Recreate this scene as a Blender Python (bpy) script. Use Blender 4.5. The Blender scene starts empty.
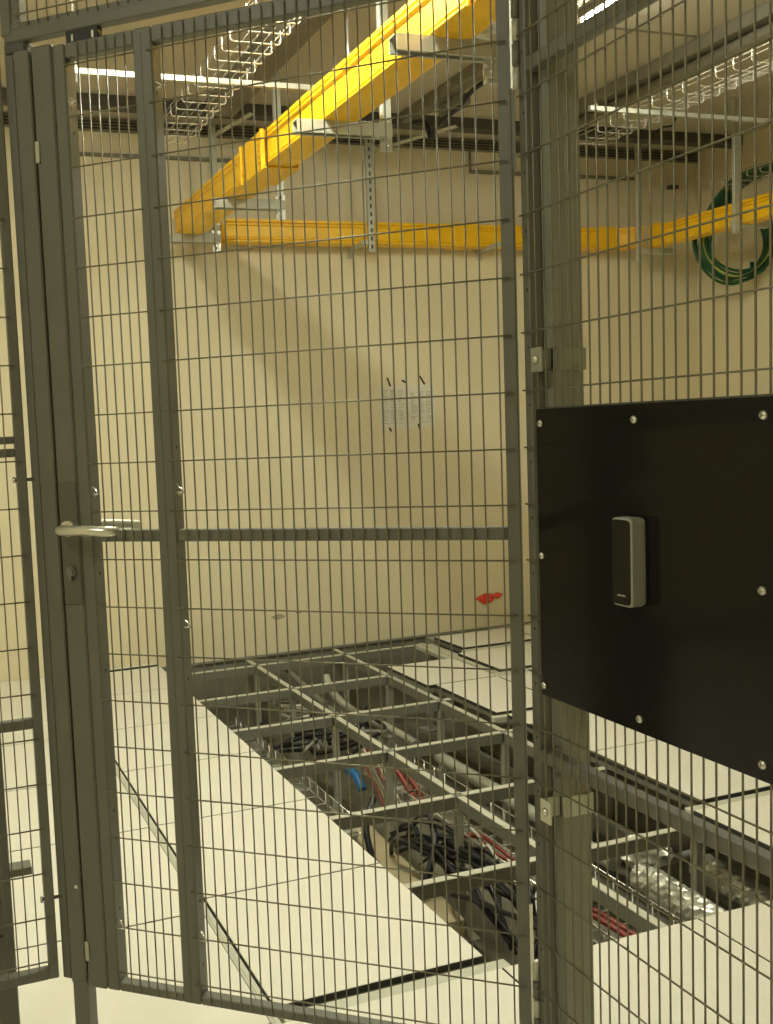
import bpy, math, random
from mathutils import Vector, Matrix, Euler
random.seed(7)
R = math.radians
S = bpy.context.scene
C = S.collection

# ------------------------------------------------------------------ materials
def mat(name, col, rough=0.5, metal=0.0, noise=0.0, nscale=8.0, bump=0.0, bscale=200.0, emit=None, es=0.0, spec=0.5, trans=0.0):
    m = bpy.data.materials.new(name); m.use_nodes = True
    nt = m.node_tree; b = nt.nodes['Principled BSDF']
    b.inputs['Base Color'].default_value = (*col, 1)
    b.inputs['Roughness'].default_value = rough
    b.inputs['Metallic'].default_value = metal
    b.inputs['Specular IOR Level'].default_value = spec
    if trans: b.inputs['Transmission Weight'].default_value = trans
    if emit:
        b.inputs['Emission Color'].default_value = (*emit, 1); b.inputs['Emission Strength'].default_value = es
    if noise or bump:
        tc = nt.nodes.new('ShaderNodeTexCoord')
    if noise:
        n = nt.nodes.new('ShaderNodeTexNoise'); n.inputs['Scale'].default_value = nscale; n.inputs['Detail'].default_value = 6
        r = nt.nodes.new('ShaderNodeMapRange')
        r.inputs['From Min'].default_value = 0.3; r.inputs['From Max'].default_value = 0.7
        r.inputs['To Min'].default_value = 1 - noise; r.inputs['To Max'].default_value = 1 + noise
        mx = nt.nodes.new('ShaderNodeVectorMath'); mx.operation = 'SCALE'
        mx.inputs[0].default_value = col
        nt.links.new(tc.outputs['Object'], n.inputs['Vector']); nt.links.new(n.outputs['Fac'], r.inputs['Value'])
        nt.links.new(r.outputs['Result'], mx.inputs['Scale']); nt.links.new(mx.outputs['Vector'], b.inputs['Base Color'])
    if bump:
        n2 = nt.nodes.new('ShaderNodeTexNoise'); n2.inputs['Scale'].default_value = bscale
        bp = nt.nodes.new('ShaderNodeBump'); bp.inputs['Strength'].default_value = bump; bp.inputs['Distance'].default_value = 0.002
        nt.links.new(tc.outputs['Object'], n2.inputs['Vector']); nt.links.new(n2.outputs['Fac'], bp.inputs['Height']); nt.links.new(bp.outputs['Normal'], b.inputs['Normal'])
    return m

M = {}
M['frame'] = mat('grey_powder_coat', (0.150, 0.150, 0.118), 0.42, 0.0, 0.05, 6, 0.15, 600)
M['lockplate'] = mat('satin_lock_plate', (0.125, 0.125, 0.10), 0.30, 0.25)
M['frame_dark'] = mat('dark_grey_profile', (0.085, 0.088, 0.075), 0.45, 0, 0.05, 6)
M['wire'] = mat('grey_coated_wire', (0.205, 0.190, 0.125), 0.36, 0.25)
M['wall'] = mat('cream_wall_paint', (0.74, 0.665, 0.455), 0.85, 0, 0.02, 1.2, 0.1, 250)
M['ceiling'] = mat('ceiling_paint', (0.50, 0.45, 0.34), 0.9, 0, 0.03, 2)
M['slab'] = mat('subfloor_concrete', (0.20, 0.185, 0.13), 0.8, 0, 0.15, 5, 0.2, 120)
M['tile'] = mat('cream_floor_laminate', (0.77, 0.735, 0.625), 0.36, 0, 0.012, 30, 0.02, 400)
M['edge'] = mat('black_tile_edge_trim', (0.035, 0.035, 0.028), 0.5)
M['galv'] = mat('galvanised_steel', (0.50, 0.50, 0.41), 0.48, 0.40, 0.10, 25)
M['galv_flat'] = mat('dull_zinc_sheet', (0.34, 0.33, 0.27), 0.6)
M['galv_bright'] = mat('bright_zinc', (0.72, 0.71, 0.62), 0.25, 0.8, 0.05, 40)
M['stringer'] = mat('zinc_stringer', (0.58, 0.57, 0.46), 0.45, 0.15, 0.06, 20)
M['post'] = mat('post_paint_lit_tone', (0.30, 0.30, 0.235), 0.42, 0, 0.03, 6)  # frame grey lightened for the post: light on its near face put into colour
M['steel'] = mat('shaded_beam_steel', (0.21, 0.21, 0.165), 0.5, 0.1, 0.06, 20)  # beam sides darker than their pale tops: shade put into the colour
M['clamp'] = mat('grey_clamp_plate', (0.34, 0.34, 0.27), 0.45, 0.1)
M['zinc_wire'] = mat('zinc_basket_wire', (0.80, 0.78, 0.68), 0.25, 0.6)
M['yellow'] = mat('yellow_plastic', (0.90, 0.53, 0.010), 0.38, 0, 0.05, 12)
M['yellow_d'] = mat('yellow_coupler_plastic', (0.88, 0.50, 0.012), 0.4)
M['black_plate'] = mat('black_acrylic', (0.009, 0.009, 0.008), 0.13, 0, spec=0.27)
M['reader_body'] = mat('grey_reader_plastic', (0.30, 0.30, 0.235), 0.42)
M['reader_face'] = mat('black_reader_glass', (0.012, 0.012, 0.010), 0.2)
M['print'] = mat('pale_print', (0.45, 0.45, 0.38), 0.6)
M['chrome'] = mat('satin_handle_metal', (0.78, 0.77, 0.66), 0.28, 0.75)
M['black'] = mat('black_rubber', (0.015, 0.015, 0.014), 0.5)
M['slot'] = mat('dark_slot', (0.035, 0.032, 0.03), 0.7)
M['band'] = mat('ceiling_trunking_dark', (0.075, 0.068, 0.055), 0.6)
M['paper'] = mat('white_paper', (0.72, 0.69, 0.58), 0.8)
M['ink'] = mat('grey_ink', (0.40, 0.39, 0.33), 0.8)
M['tape_b'] = mat('black_tape', (0.02, 0.02, 0.015), 0.6)
M['red'] = mat('red_plastic_film', (0.75, 0.06, 0.02), 0.4)
M['red_c'] = mat('red_cable_jacket', (0.24, 0.035, 0.022), 0.45)
M['blue'] = mat('blue_cable_jacket', (0.02, 0.14, 0.34), 0.45)
M['green'] = mat('green_yellow_earth_cable', (0.010, 0.085, 0.028), 0.42)
M['green_y'] = mat('earth_cable_yellow_stripe', (0.42, 0.42, 0.10), 0.45)
M['cable'] = mat('black_cable_jacket', (0.016, 0.017, 0.018), 0.42)
M['grey_c'] = mat('grey_cable_jacket', (0.30, 0.29, 0.24), 0.5)
M['white_c'] = mat('white_cable_jacket', (0.62, 0.60, 0.50), 0.5)
M['foil'] = mat('aluminium_foil', (0.66, 0.65, 0.55), 0.34, 0.6, 0.1, 30)
M['foam'] = mat('grey_pipe_insulation', (0.20, 0.20, 0.16), 0.7, 0, 0.1, 20)
M['card'] = mat('tan_duct_board', (0.50, 0.42, 0.25), 0.7, 0, 0.05, 6)
M['duct'] = mat('grey_duct_sheet', (0.22, 0.20, 0.15), 0.55, 0.2, 0.06, 5)
M['label'] = mat('pale_clamp_label', (0.60, 0.60, 0.48), 0.5)
M['smudge'] = mat('wall_smudge', (0.40, 0.36, 0.25), 0.9)
def lampmat(n, col, s):
    m = bpy.data.materials.new(n); m.use_nodes = True; nt = m.node_tree
    b = nt.nodes['Principled BSDF']; b.inputs['Base Color'].default_value = (.8, .8, .8, 1)
    b.inputs['Emission Color'].default_value = (*col, 1); b.inputs['Emission Strength'].default_value = s
    return m

# ------------------------------------------------------------------ mesh builder
class MB:
    def __init__(s): s.v = []; s.f = []; s.m = []; s.sm = []
    def add(s, vs, fs, mi=0, smooth=False):
        o = len(s.v); s.v += [tuple(v) for v in vs]
        for f in fs: s.f.append(tuple(i + o for i in f)); s.m.append(mi); s.sm.append(smooth)
        return s
    def box(s, a, b, mi=0, ch=0.0):
        x0, y0, z0 = [min(a[i], b[i]) for i in range(3)]; x1, y1, z1 = [max(a[i], b[i]) for i in range(3)]
        if ch <= 0:
            vs = [(x, y, z) for z in (z0, z1) for y in (y0, y1) for x in (x0, x1)]
            return s.add(vs, [(0, 2, 3, 1), (4, 5, 7, 6), (0, 1, 5, 4), (2, 6, 7, 3), (0, 4, 6, 2), (1, 3, 7, 5)], mi)
        c = min(ch, (x1 - x0) / 2.01, (y1 - y0) / 2.01, (z1 - z0) / 2.01)
        # chamfered box: 24 verts
        X = (x0, x1); Y = (y0, y1); Z = (z0, z1); vs = []; idx = {}
        for i in (0, 1):
            for j in (0, 1):
                for k in (0, 1):
                    sx, sy, sz = (c, -c)[i], (c, -c)[j], (c, -c)[k]
                    idx[i, j, k, 'x'] = len(vs); vs.append((X[i], Y[j] + sy, Z[k] + sz))
                    idx[i, j, k, 'y'] = len(vs); vs.append((X[i] + sx, Y[j], Z[k] + sz))
                    idx[i, j, k, 'z'] = len(vs); vs.append((X[i] + sx, Y[j] + sy, Z[k]))
        F = []
        for i in (0, 1):
            F.append([idx[i, 0, 0, 'x'], idx[i, 0, 1, 'x'], idx[i, 1, 1, 'x'], idx[i, 1, 0, 'x']])
            F.append([idx[0, i, 0, 'y'], idx[1, i, 0, 'y'], idx[1, i, 1, 'y'], idx[0, i, 1, 'y']])
            F.append([idx[0, 0, i, 'z'], idx[0, 1, i, 'z'], idx[1, 1, i, 'z'], idx[1, 0, i, 'z']])
        for i in (0, 1):
            for j in (0, 1):
                F.append([idx[i, j, 0, 'x'], idx[i, j, 1, 'x'], idx[i, j, 1, 'y'], idx[i, j, 0, 'y']])
                F.append([idx[i, 0, j, 'x'], idx[i, 1, j, 'x'], idx[i, 1, j, 'z'], idx[i, 0, j, 'z']])
                F.append([idx[0, i, j, 'y'], idx[1, i, j, 'y'], idx[1, i, j, 'z'], idx[0, i, j, 'z']])
                for k in (0, 1):
                    F.append([idx[i, j, k, 'x'], idx[i, j, k, 'y'], idx[i, j, k, 'z']])
        cen = Vector(((x0 + x1) / 2, (y0 + y1) / 2, (z0 + z1) / 2)); G = []
        for f in F:
            p = [Vector(vs[i]) for i in f[:3]]; nn = (p[1] - p[0]).cross(p[2] - p[0])
            fc = sum((Vector(vs[i]) for i in f), Vector()) / len(f)
            if nn.dot(fc - cen) < 0: f = f[::-1]
            G.append(tuple(f))
        return s.add(vs, G, mi)
    def tube(s, pts, r, seg=8, mi=0, closed=False, cap=True, smooth=True):
        pts = [Vector(p) for p in pts]; n = len(pts)
        rr = r if isinstance(r, (list, tuple)) else [r] * n
        t0 = (pts[1] - pts[0]).normalized(); up = Vector((0, 0, 1))
        if abs(t0.dot(up)) > 0.9: up = Vector((1, 0, 0))
        u = t0.cross(up).normalized(); vs = []
        for i, p in enumerate(pts):
            if closed: t = (pts[(i + 1) % n] - pts[i - 1]).normalized()
            elif i == 0: t = t0
            elif i == n - 1: t = (pts[-1] - pts[-2]).normalized()
            else: t = ((pts[i + 1] - p).normalized() + (p - pts[i - 1]).normalized()).normalized()
            u = (u - t * u.dot(t)).normalized(); w = t.cross(u)
            for k in range(seg):
                a = 2 * math.pi * k / seg; vs.append(p + (u * math.cos(a) + w * math.sin(a)) * rr[i])
        fs = []
        for i in range(n if closed else n - 1):
            j = (i + 1) % n
            for k in range(seg):
                l = (k + 1) % seg; fs.append((i * seg + k, i * seg + l, j * seg + l, j * seg + k))
        s.add(vs, fs, mi, smooth)
        if cap and not closed:
            o = len(s.v) - n * seg
            s.f.append(tuple(o + k for k in range(seg))[::-1]); s.m.append(mi); s.sm.append(False)
            s.f.append(tuple(o + (n - 1) * seg + k for k in range(seg))); s.m.append(mi); s.sm.append(False)
        return s
    def prism(s, prof, p0, p1, ax, ay, mi=0, cap=True, smooth=False):
        """closed 2-D profile swept from p0 to p1; ax, ay are the axes of the profile"""
        p0, p1, ax, ay = Vector(p0), Vector(p1), Vector(ax), Vector(ay); n = len(prof)
        vs = [p0 + ax * a + ay * b for a, b in prof] + [p1 + ax * a + ay * b for a, b in prof]
        fs = [(i, (i + 1) % n, n + (i + 1) % n, n + i) for i in range(n)]
        s.add(vs, fs, mi, smooth)
        if cap:
            o = len(s.v) - 2 * n
            s.f.append(tuple(o + i for i in range(n))[::-1]); s.m.append(mi); s.sm.append(False)
            s.f.append(tuple(o + n + i for i in range(n))); s.m.append(mi); s.sm.append(False)
        return s
    def build(s, name, mats, parent=None, loc=None, rot=None, fix=True):
        me = bpy.data.meshes.new(name); me.from_pydata(s.v, [], s.f)
        if not isinstance(mats, (list, tuple)): mats = [mats]
        for m in mats: me.materials.append(m)
        me.polygons.foreach_set('material_index', s.m); me.polygons.foreach_set('use_smooth', s.sm)
        me.update()
        if fix:
            import bmesh
            b = bmesh.new(); b.from_mesh(me); bmesh.ops.recalc_face_normals(b, faces=b.faces); b.to_mesh(me); b.free()
        o = bpy.data.objects.new(name, me); C.objects.link(o)
        if parent is not None: o.parent = parent
        if loc is not None: o.location = loc
        if rot is not None: o.rotation_euler = rot
        return o

def shift(o, base):
    """give a top-level mesh built in world coordinates its origin at base"""
    o.data.transform(Matrix.Translation(-Vector(base))); o.location = base; return o
def empty(name, loc, rz=0.0):
    o = bpy.data.objects.new(name, None); C.objects.link(o); o.location = loc; o.rotation_euler = (0, 0, rz)
    o.empty_display_size = 0.1; return o
def tag(o, label=None, cat=None, group=None, kind=None):
    if label: o['label'] = label; o['kind'] = 'thing'
    if cat: o['category'] = cat
    if group: o['group'] = group
    if kind: o['kind'] = kind
    return o
def struct(name, mb, m):
    return tag(mb.build(name, m), kind='structure')
def wlocal(root, p):  # world point -> coordinates of an unrotated root
    return Vector(p) - Vector(root.location)

ORD = ['first', 'second', 'third', 'fourth', 'fifth', 'sixth', 'seventh', 'eighth', 'ninth', 'tenth']

# ------------------------------------------------------------------ camera
H = 1.43
yaw, pitch, roll, F = 0.3244466678, 0.0838336622, -0.0459495780, 982.4961
Fw = Vector((math.sin(yaw) * math.cos(pitch), math.cos(yaw) * math.cos(pitch), -math.sin(pitch)))
Rt = Vector((math.cos(yaw), -math.sin(yaw), 0)); Up = Rt.cross(Fw)
R2 = Rt * math.cos(roll) + Up * math.sin(roll); U2 = R2.cross(Fw)
cd = bpy.data.cameras.new('camera'); cam = bpy.data.objects.new('camera', cd); C.objects.link(cam)
mw = Matrix((R2, U2, -Fw)).transposed().to_4x4(); mw.translation = (0, 0, H); cam.matrix_world = mw
cd.sensor_fit = 'AUTO'; cd.sensor_width = 36; cd.lens = 36 * F / 1024; cd.shift_x = 138.99 / 1024; cd.clip_start = 0.05
S.camera = cam

# ------------------------------------------------------------------ room shell
WY, WX, CZ, SZ = 5.93, 5.60, 3.30, -0.62
PX0, PX1, PY0 = 1.35, 2.60, 2.12      # the open pit
TT = 0.040
b = MB(); b.box((-3, -3, SZ - 0.1), (WX, WY, SZ)); struct('floor', b, M['slab'])
# raised support body under the closed part of the floor
b = MB()
b.box((-3, -3, SZ), (1.345, WY, -TT)); b.box((1.345, -3, SZ), (WX, PY0 - 0.01, -TT)); b.box((3.22, PY0 - 0.01, SZ), (WX, WY, -TT))
struct('floor_support', b, M['galv_flat']).name = 'floor'
b = MB()
b.box((-3, -3, -TT), (-0.49, WY, 0)); b.box((-0.49, -3, -TT), (WX, 0.92, 0)); b.box((4.44, 0.92, -TT), (WX, WY, 0))
struct('floor', b, M['tile'])
b = MB(); b.box((-3, WY, -0.03), (WX + 0.1, WY + 0.1, CZ)); struct('wall_back', b, M['wall'])
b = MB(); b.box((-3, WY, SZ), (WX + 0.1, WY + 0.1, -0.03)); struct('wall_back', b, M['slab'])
b = MB(); b.box((WX, -3, SZ), (WX + 0.1, WY, CZ)); struct('wall_right', b, M['wall'])
b = MB(); b.box((-3.1, -3, SZ), (-3, WY, CZ)); struct('wall_left', b, M['wall'])
b = MB(); b.box((-3, -3.1, SZ), (WX, -3, CZ)); struct('wall_front', b, M['wall'])
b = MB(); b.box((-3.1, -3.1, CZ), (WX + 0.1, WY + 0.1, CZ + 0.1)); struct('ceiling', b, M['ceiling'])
# seam in the ceiling
b = MB(); b.box((3.3, 4.10, CZ - 0.004), (4.02, 4.115, CZ)); struct('trim_1', b, M['duct'])

# ------------------------------------------------------------------ floor tiles
def floor_tile(x0, x1, y0, y1, label, group, z=0.0):
    b = MB(); g = 0.0016
    b.box((x0 + g, y0 + g, z - 0.018), (x1 - g, y1 - g, z - 0.0015), 1)
    b.box((x0 + 0.002, y0 + 0.002, z - TT), (x1 - 0.002, y1 - 0.002, z - 0.018), 2)
    b.box((x0 + 0.0038, y0 + 0.0038, z - 0.0015), (x1 - 0.0038, y1 - 0.0038, z), 0)
    o = b.build('floor_tile', [M['tile'], M['edge'], M['foam']]); shift(o, ((x0 + x1) / 2, (y0 + y1) / 2, z - TT))
    return tag(o, label, 'floor tile', group)
rowsA = [2.20, 2.82, 3.435, 4.06, 4.67, 5.31, 5.84]
gA = 'raised floor tiles between the open pit and the long slit'
for i in range(6):
    floor_tile(0.750, PX0, rowsA[i], rowsA[i + 1], f'cream floor tile between the pit and the long slit, {ORD[5 - i]} from the back wall', gA)
gB = 'raised floor tiles on the far side of the slit from the pit'
rowsB = [2.14, 2.745, 3.43, 4.04, 4.66, 5.0, WY]
for i in range(6):
    floor_tile(0.12, 0.723, rowsB[i], rowsB[i + 1], f'cream floor tile seen behind the door lock stile, {ORD[5 - i]} from the back wall', gB)
for i in range(6):
    floor_tile(-0.485, 0.115, rowsB[i], rowsB[i + 1], f'cream floor tile behind the narrow edge fence, {ORD[5 - i]} from the back wall', 'raised floor tiles behind the narrow edge fence')
xs = [-0.485, 0.115, 0.735, 1.36, 2.00, 2.60, 3.20, 3.80, 4.44]
for i in range(8):
    for j, (ya, yb) in enumerate(((1.53, 2.135), (0.925, 1.53))):
        floor_tile(xs[i], xs[i + 1], ya, yb, f'cream floor tile {"at the near pit edge" if j == 0 else "one row before the near pit edge"}, {ORD[i]} from the narrow fence', 'raised floor tiles in front of the pit')
gC = 'raised floor tiles on the black plate side of the pit'
def col(x0, x1, ys, txt):
    n = len(ys) - 1
    for i in range(n):
        floor_tile(x0, x1, ys[i], ys[i + 1], f'cream floor tile {txt}, {ORD[n - 1 - i]} from the wall', gC)
col(2.55, 3.15, [2.14, 2.74], 'in the corner under the black plate')
floor_tile(3.155, 3.79, 2.14, 2.74, 'cream floor tile one place past the corner tile across the pit', gC)
floor_tile(3.795, 4.43, 2.14, 2.74, 'cream floor tile two places past the corner tile across the pit', gC)
col(2.63, 3.23, [2.80, 3.41, 4.02], 'lining the far side of the pit')
col(3.235, 3.84, [2.80, 3.41, 4.02], 'two columns past the pit')
col(3.845, 4.435, [2.80, 3.41, 4.02], 'three columns past the pit')
floor_tile(2.60, 2.985, 4.07, 4.66, 'cream floor tile with its corner jutting over the far pit edge', gC)
floor_tile(2.99, 3.60, 4.07, 4.645, 'cream floor tile in front of the grey channel strip by the door hinge stile', gC)
floor_tile(3.605, 4.43, 4.07, 4.645, 'cream floor tile in front of the grey channel strip, partly behind the black plate', gC)
floor_tile(2.555, 2.985, 4.665, 5.15, 'small cream floor tile wedged against the grey cross beam at the far pit corner', gC)
floor_tile(3.085, 3.70, 4.775, 5.24, 'cream floor tile enclosed between two grey channel strips below the red film', gC)
floor_tile(3.705, 4.43, 4.775, 5.24, 'cream floor tile between two grey channel strips, behind the black plate', gC)
floor_tile(3.19, 3.75, 5.35, 5.72, 'cream floor tile at the foot of the back wall under the red film', gC)
floor_tile(3.755, 4.43, 5.35, 5.72, 'cream floor tile at the foot of the back wall behind the black plate edge', gC)

b = MB(); b.box((0.757, 5.85, -TT), (1.345, 5.885, -0.010), 0, 0.002); o = b.build('floor_channel', M['stringer']); shift(o, (1.05, 5.87, -TT)); tag(o, 'short grey channel at the foot of the back wall beside the door lock side', 'floor channel')
b = MB(); b.box((0.757, 5.892, -TT), (1.345, WY, -0.0015), 1); b.box((0.76, 5.896, -0.0015), (1.342, WY, 0), 0); o = b.build('filler_strip', [M['tile'], M['edge']]); shift(o, (1.05, 5.91, -TT)); tag(o, 'cream filler strip against the back wall behind the short channel', 'filler strip')

# ------------------------------------------------------------------ stringers and pedestals
SW = 0.030
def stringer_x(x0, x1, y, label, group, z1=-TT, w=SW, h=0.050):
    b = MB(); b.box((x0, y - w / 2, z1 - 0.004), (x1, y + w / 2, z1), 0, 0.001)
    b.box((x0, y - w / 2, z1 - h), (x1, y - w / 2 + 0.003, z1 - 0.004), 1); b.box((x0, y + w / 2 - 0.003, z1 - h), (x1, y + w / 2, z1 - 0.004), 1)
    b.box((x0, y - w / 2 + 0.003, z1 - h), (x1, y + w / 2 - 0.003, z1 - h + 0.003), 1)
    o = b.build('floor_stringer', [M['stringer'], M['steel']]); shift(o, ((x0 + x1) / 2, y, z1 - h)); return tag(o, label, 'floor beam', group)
def stringer_y(x, y0, y1, label, group, z1=-TT, w=SW, h=0.050):
    b = MB(); b.box((x - w / 2, y0, z1 - 0.004), (x + w / 2, y1, z1), 0, 0.001)
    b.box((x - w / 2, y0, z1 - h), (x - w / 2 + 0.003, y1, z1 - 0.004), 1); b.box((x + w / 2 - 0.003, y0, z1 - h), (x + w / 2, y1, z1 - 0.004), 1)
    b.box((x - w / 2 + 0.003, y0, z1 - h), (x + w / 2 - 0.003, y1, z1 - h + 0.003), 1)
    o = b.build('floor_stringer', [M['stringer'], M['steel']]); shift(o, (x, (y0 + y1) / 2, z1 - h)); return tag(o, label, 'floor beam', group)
RY = [5.72, 5.107, 4.51, 3.913, 3.317, 2.714, 2.15]
CXs = [1.335, 1.935, 2.541, 3.147, 3.72]
for i, y in enumerate(RY[:6]):
    for j in range(3):
        if j == 0: x0, x1, t = 1.348, 1.935 - 0.022, 'from the tile edge to the middle pedestals'
        else: x0, x1, t = CXs[j] + 0.022, CXs[j + 1] - 0.022, ('', 'from the middle pedestals to the far side', 'under the tiles past the pit')[j]
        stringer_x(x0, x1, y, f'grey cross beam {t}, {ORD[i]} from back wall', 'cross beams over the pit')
LN = ('', 'along the middle pedestals', 'along the far pit side', 'under the tiles past the pit')
for j in (1, 2, 3):
    for i in range(6):
        y0 = RY[i + 1] + 0.022
        if i == 5: y0 = 2.125
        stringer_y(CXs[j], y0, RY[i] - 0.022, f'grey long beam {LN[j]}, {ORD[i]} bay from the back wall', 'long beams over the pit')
for j in (1, 2):
    stringer_y(CXs[j], 5.742, 5.90, f'short beam stub joining the {("", "middle", "far")[j]} pedestal line to the back wall', 'beam stubs at the back wall')
# wall edge angle of the floor
b = MB(); b.box((1.36, 5.90, -0.085), (3.72, 5.925, -0.028)); b.box((1.36, 5.885, -0.036), (3.72, 5.90, -0.028))
o = b.build('wall_angle', M['foam']); shift(o, (2.5, 5.90, -0.085)); tag(o, 'dark grey edge angle fixed along the foot of the back wall above the pit', 'edge angle')
def pedestal(x, y, label):
    r = empty('floor_pedestal', (x, y, SZ)); tag(r, label, 'pedestal', 'adjustable pedestals in the pit')
    z1 = -TT - SZ
    b = MB(); b.box((-0.015, -0.015, 0.006), (0.015, 0.015, z1 - 0.05), 0, 0.002); b.build('tube', M['galv'], r)
    b = MB(); b.box((-0.055, -0.055, 0), (0.055, 0.055, 0.006), 0, 0.002); b.build('base_plate', M['galv'], r)
    b = MB(); b.tube([(0, 0, z1 - 0.07), (0, 0, z1 - 0.008)], 0.009, 10); b.tube([(0, 0, z1 - 0.062), (0, 0, z1 - 0.05)], 0.018, 6, smooth=False)
    b.build('threaded_stem', M['galv_bright'], r)
    b = MB(); b.box((-0.020, -0.020, z1 - 0.008), (0.020, 0.020, z1), 0, 0.002)
    for sx, sy in ((1, 0), (-1, 0), (0, 1), (0, -1)): b.box((sx * 0.012 - 0.006, sy * 0.012 - 0.006, z1 - 0.04), (sx * 0.012 + 0.006, sy * 0.012 + 0.006, z1 - 0.006))
    for sx, sy in ((1, 1), (-1, -1)): b.tube([(sx * 0.011, sy * 0.011, z1), (sx * 0.011, sy * 0.011, z1 + 0.005)], 0.005, 6, 1)
    b.build('head', [M['foam'], M['galv_bright']], r)
    return r
for j in (1, 2, 3):
    for i, y in enumerate(RY[:6]):
        pedestal(CXs[j], y, f'steel pedestal {LN[j].replace("along", "in line with")}, {ORD[i]} from the back wall')
# long slit member beside the first tile column
b = MB(); b.box((0.7245, 2.14, -TT), (0.7485, 4.33, -0.006), 0, 0.002); b.box((0.733, 2.14, -0.006), (0.735, 4.33, -0.004))
o = b.build('floor_channel', M['stringer']); shift(o, (0.736, 3.2, -TT)); tag(o, 'narrow grey channel lying in the long slit between tile columns, running under the door', 'floor channel')
b = MB(); b.box((0.7245, 4.34, -TT), (0.7485, 5.90, -0.001)); o = b.build('filler_strip', M['tile']); shift(o, (0.736, 5.1, -TT)); tag(o, 'cream filler strip closing the slit near the back wall', 'filler strip')
for (x0, x1, y0, y1, t) in ((0.76, 1.40, 2.143, 2.19, 'in the open joint at the near pit edge by the door'),
                            (2.56, 4.40, 2.745, 2.795, 'in the open joint under the black plate'),
                            (2.56, 4.40, 4.024, 4.066, 'in the narrow open joint beside the door hinge stile'),
                            (2.99, 4.40, 4.65, 4.77, 'forming the wide strip two rows short of the back wall'),
                            (3.17, 4.40, 5.245, 5.345, 'forming the strip one row short of the back wall')):
    b = MB(); b.box((x0, y0 + 0.003, -TT), (x1, y1 - 0.003, -0.011), 0, 0.002)
    o = b.build('floor_channel', M['stringer']); shift(o, ((x0 + x1) / 2, (y0 + y1) / 2, -TT)); tag(o, f'pale grey steel channel {t}', 'floor channel')
b = MB(); b.box((2.992, 4.775, -TT), (3.075, 5.62, -0.012), 0, 0.003); b.box((3.02, 4.775, -0.012), (3.045, 5.62, -0.006))
o = b.build('floor_channel', M['stringer']); shift(o, (3.03, 5.2, -TT)); tag(o, 'wide grey beam slanting away from the pit toward the back wall beside the small tile', 'floor channel')

# ------------------------------------------------------------------ things in the pit
def cable(pts, r, m, label, cat='cable', group=None, name='cable', seg=8):
    # smooth the polyline (Catmull-Rom)
    P = [Vector(p) for p in pts]; Q = []
    PP = [P[0]] + P + [P[-1]]
    for i in range(1, len(PP) - 2):
        for t in range(6):
            u = t / 6; a, b_, c, d = PP[i - 1], PP[i], PP[i + 1], PP[i + 2]
            Q.append(0.5 * ((2 * b_) + (c - a) * u + (2 * a - 5 * b_ + 4 * c - d) * u * u + (3 * b_ - a - 3 * c + d) * u ** 3))
    Q.append(P[-1])
    b = MB(); b.tube(Q, r, seg); o = b.build(name, m); shift(o, P[0]); return tag(o, label, cat, group)
# wire basket running toward the wall, low in the pit
def pit_basket(x0, x1, y0, y1, z, label):
    r = empty('wire_basket_tray', ((x0 + x1) / 2, y0, z)); tag(r, label, 'cable tray', 'wire baskets in the pit')
    b = MB(); w = (x1 - x0) / 2
    for k in range(int((y1 - y0) / 0.1) + 1):
        y = k * 0.1; b.tube([(-w, y, 0.055), (-w, y, 0.002), (w, y, 0.002), (w, y, 0.055)], 0.0036, 6)
    for x, zz in ((-w, 0.055), (-w, 0.0), (-w / 2, 0), (0, 0), (w / 2, 0), (w, 0), (w, 0.055)): b.tube([(x, 0, zz), (x, y1 - y0, zz)], 0.0026, 6)
    b.build('wire_mesh', M['zinc_wire'], r)
    for k in range(0, int(y1 - y0) + 1):
        b = MB(); b.box((-w - 0.01, k * 0.95 + 0.05, z * 0 - 0.03), (w + 0.01, k * 0.95 + 0.09, -0.003), 0, 0.002)
        for sx in (-1, 1): b.box((sx * w - 0.008, k * 0.95 + 0.06, SZ - z), (sx * w + 0.008, k * 0.95 + 0.08, -0.03))
        b.build('support', M['galv'], r)
    return r
pit_basket(2.02, 2.30, 2.16, 5.80, -0.31, 'zinc wire basket tray low in the pit beside the middle pedestals')
pit_basket(1.55, 1.78, 3.9, 5.80, -0.40, 'zinc wire basket tray deep in the pit near the back wall on the door side')
# black cable bundles
gcb = 'black cables in the pit bundle'
for k in range(22):
    ox, oz = random.uniform(-0.10, 0.11), random.uniform(0, 0.11); ph = random.uniform(0, 6); am = random.uniform(.01, .05)
    ya, yb = random.choice(((2.2, 2.75), (2.3, 3.7), (2.5, 3.8), (2.9, 3.85), (2.9, 3.6)))
    pts = [(1.95 + ox + am * math.sin(t * 2.1 + ph), ya + (yb - ya) * t / 6, -0.36 + oz + 0.025 * math.sin(1.7 * t + ph) - (0.12 if t in (0, 6) else 0)) for t in range(7)]
    cable(pts, random.uniform(0.006, 0.012), M['cable'], 'black cable in the thick bundle sagging through the pit', group=gcb)
for k in range(5):
    y0 = 2.75 + 0.2 * k
    cable([(1.9 + .05 * k, y0, -.25), (1.96 + .03 * k, y0 + .09, -.235), (2.02, y0 + .12, -.25), (2.06, y0 + .22, -.27)], 0.006, M['white_c'], 'short white cable end lying on the black bundle in the pit', group='white cable ends on the bundle')
gcb2 = 'black cables heaped near the back wall in the pit'
for k in range(7):
    cx, cy = random.uniform(1.75, 2.15), random.uniform(4.55, 5.35)
    a0 = random.uniform(0, 6); n = 6
    pts = [(cx + 0.14 * math.cos(a0 + t * 1.1) * (1 + 0.2 * t), cy + 0.12 * math.sin(a0 + t * 1.1), -0.30 + 0.02 * t + random.uniform(-0.02, 0.03)) for t in range(n)]
    cable(pts, 0.011, M['cable'], 'black cable looped in the heap in the far half of the pit', group=gcb2)
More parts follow.
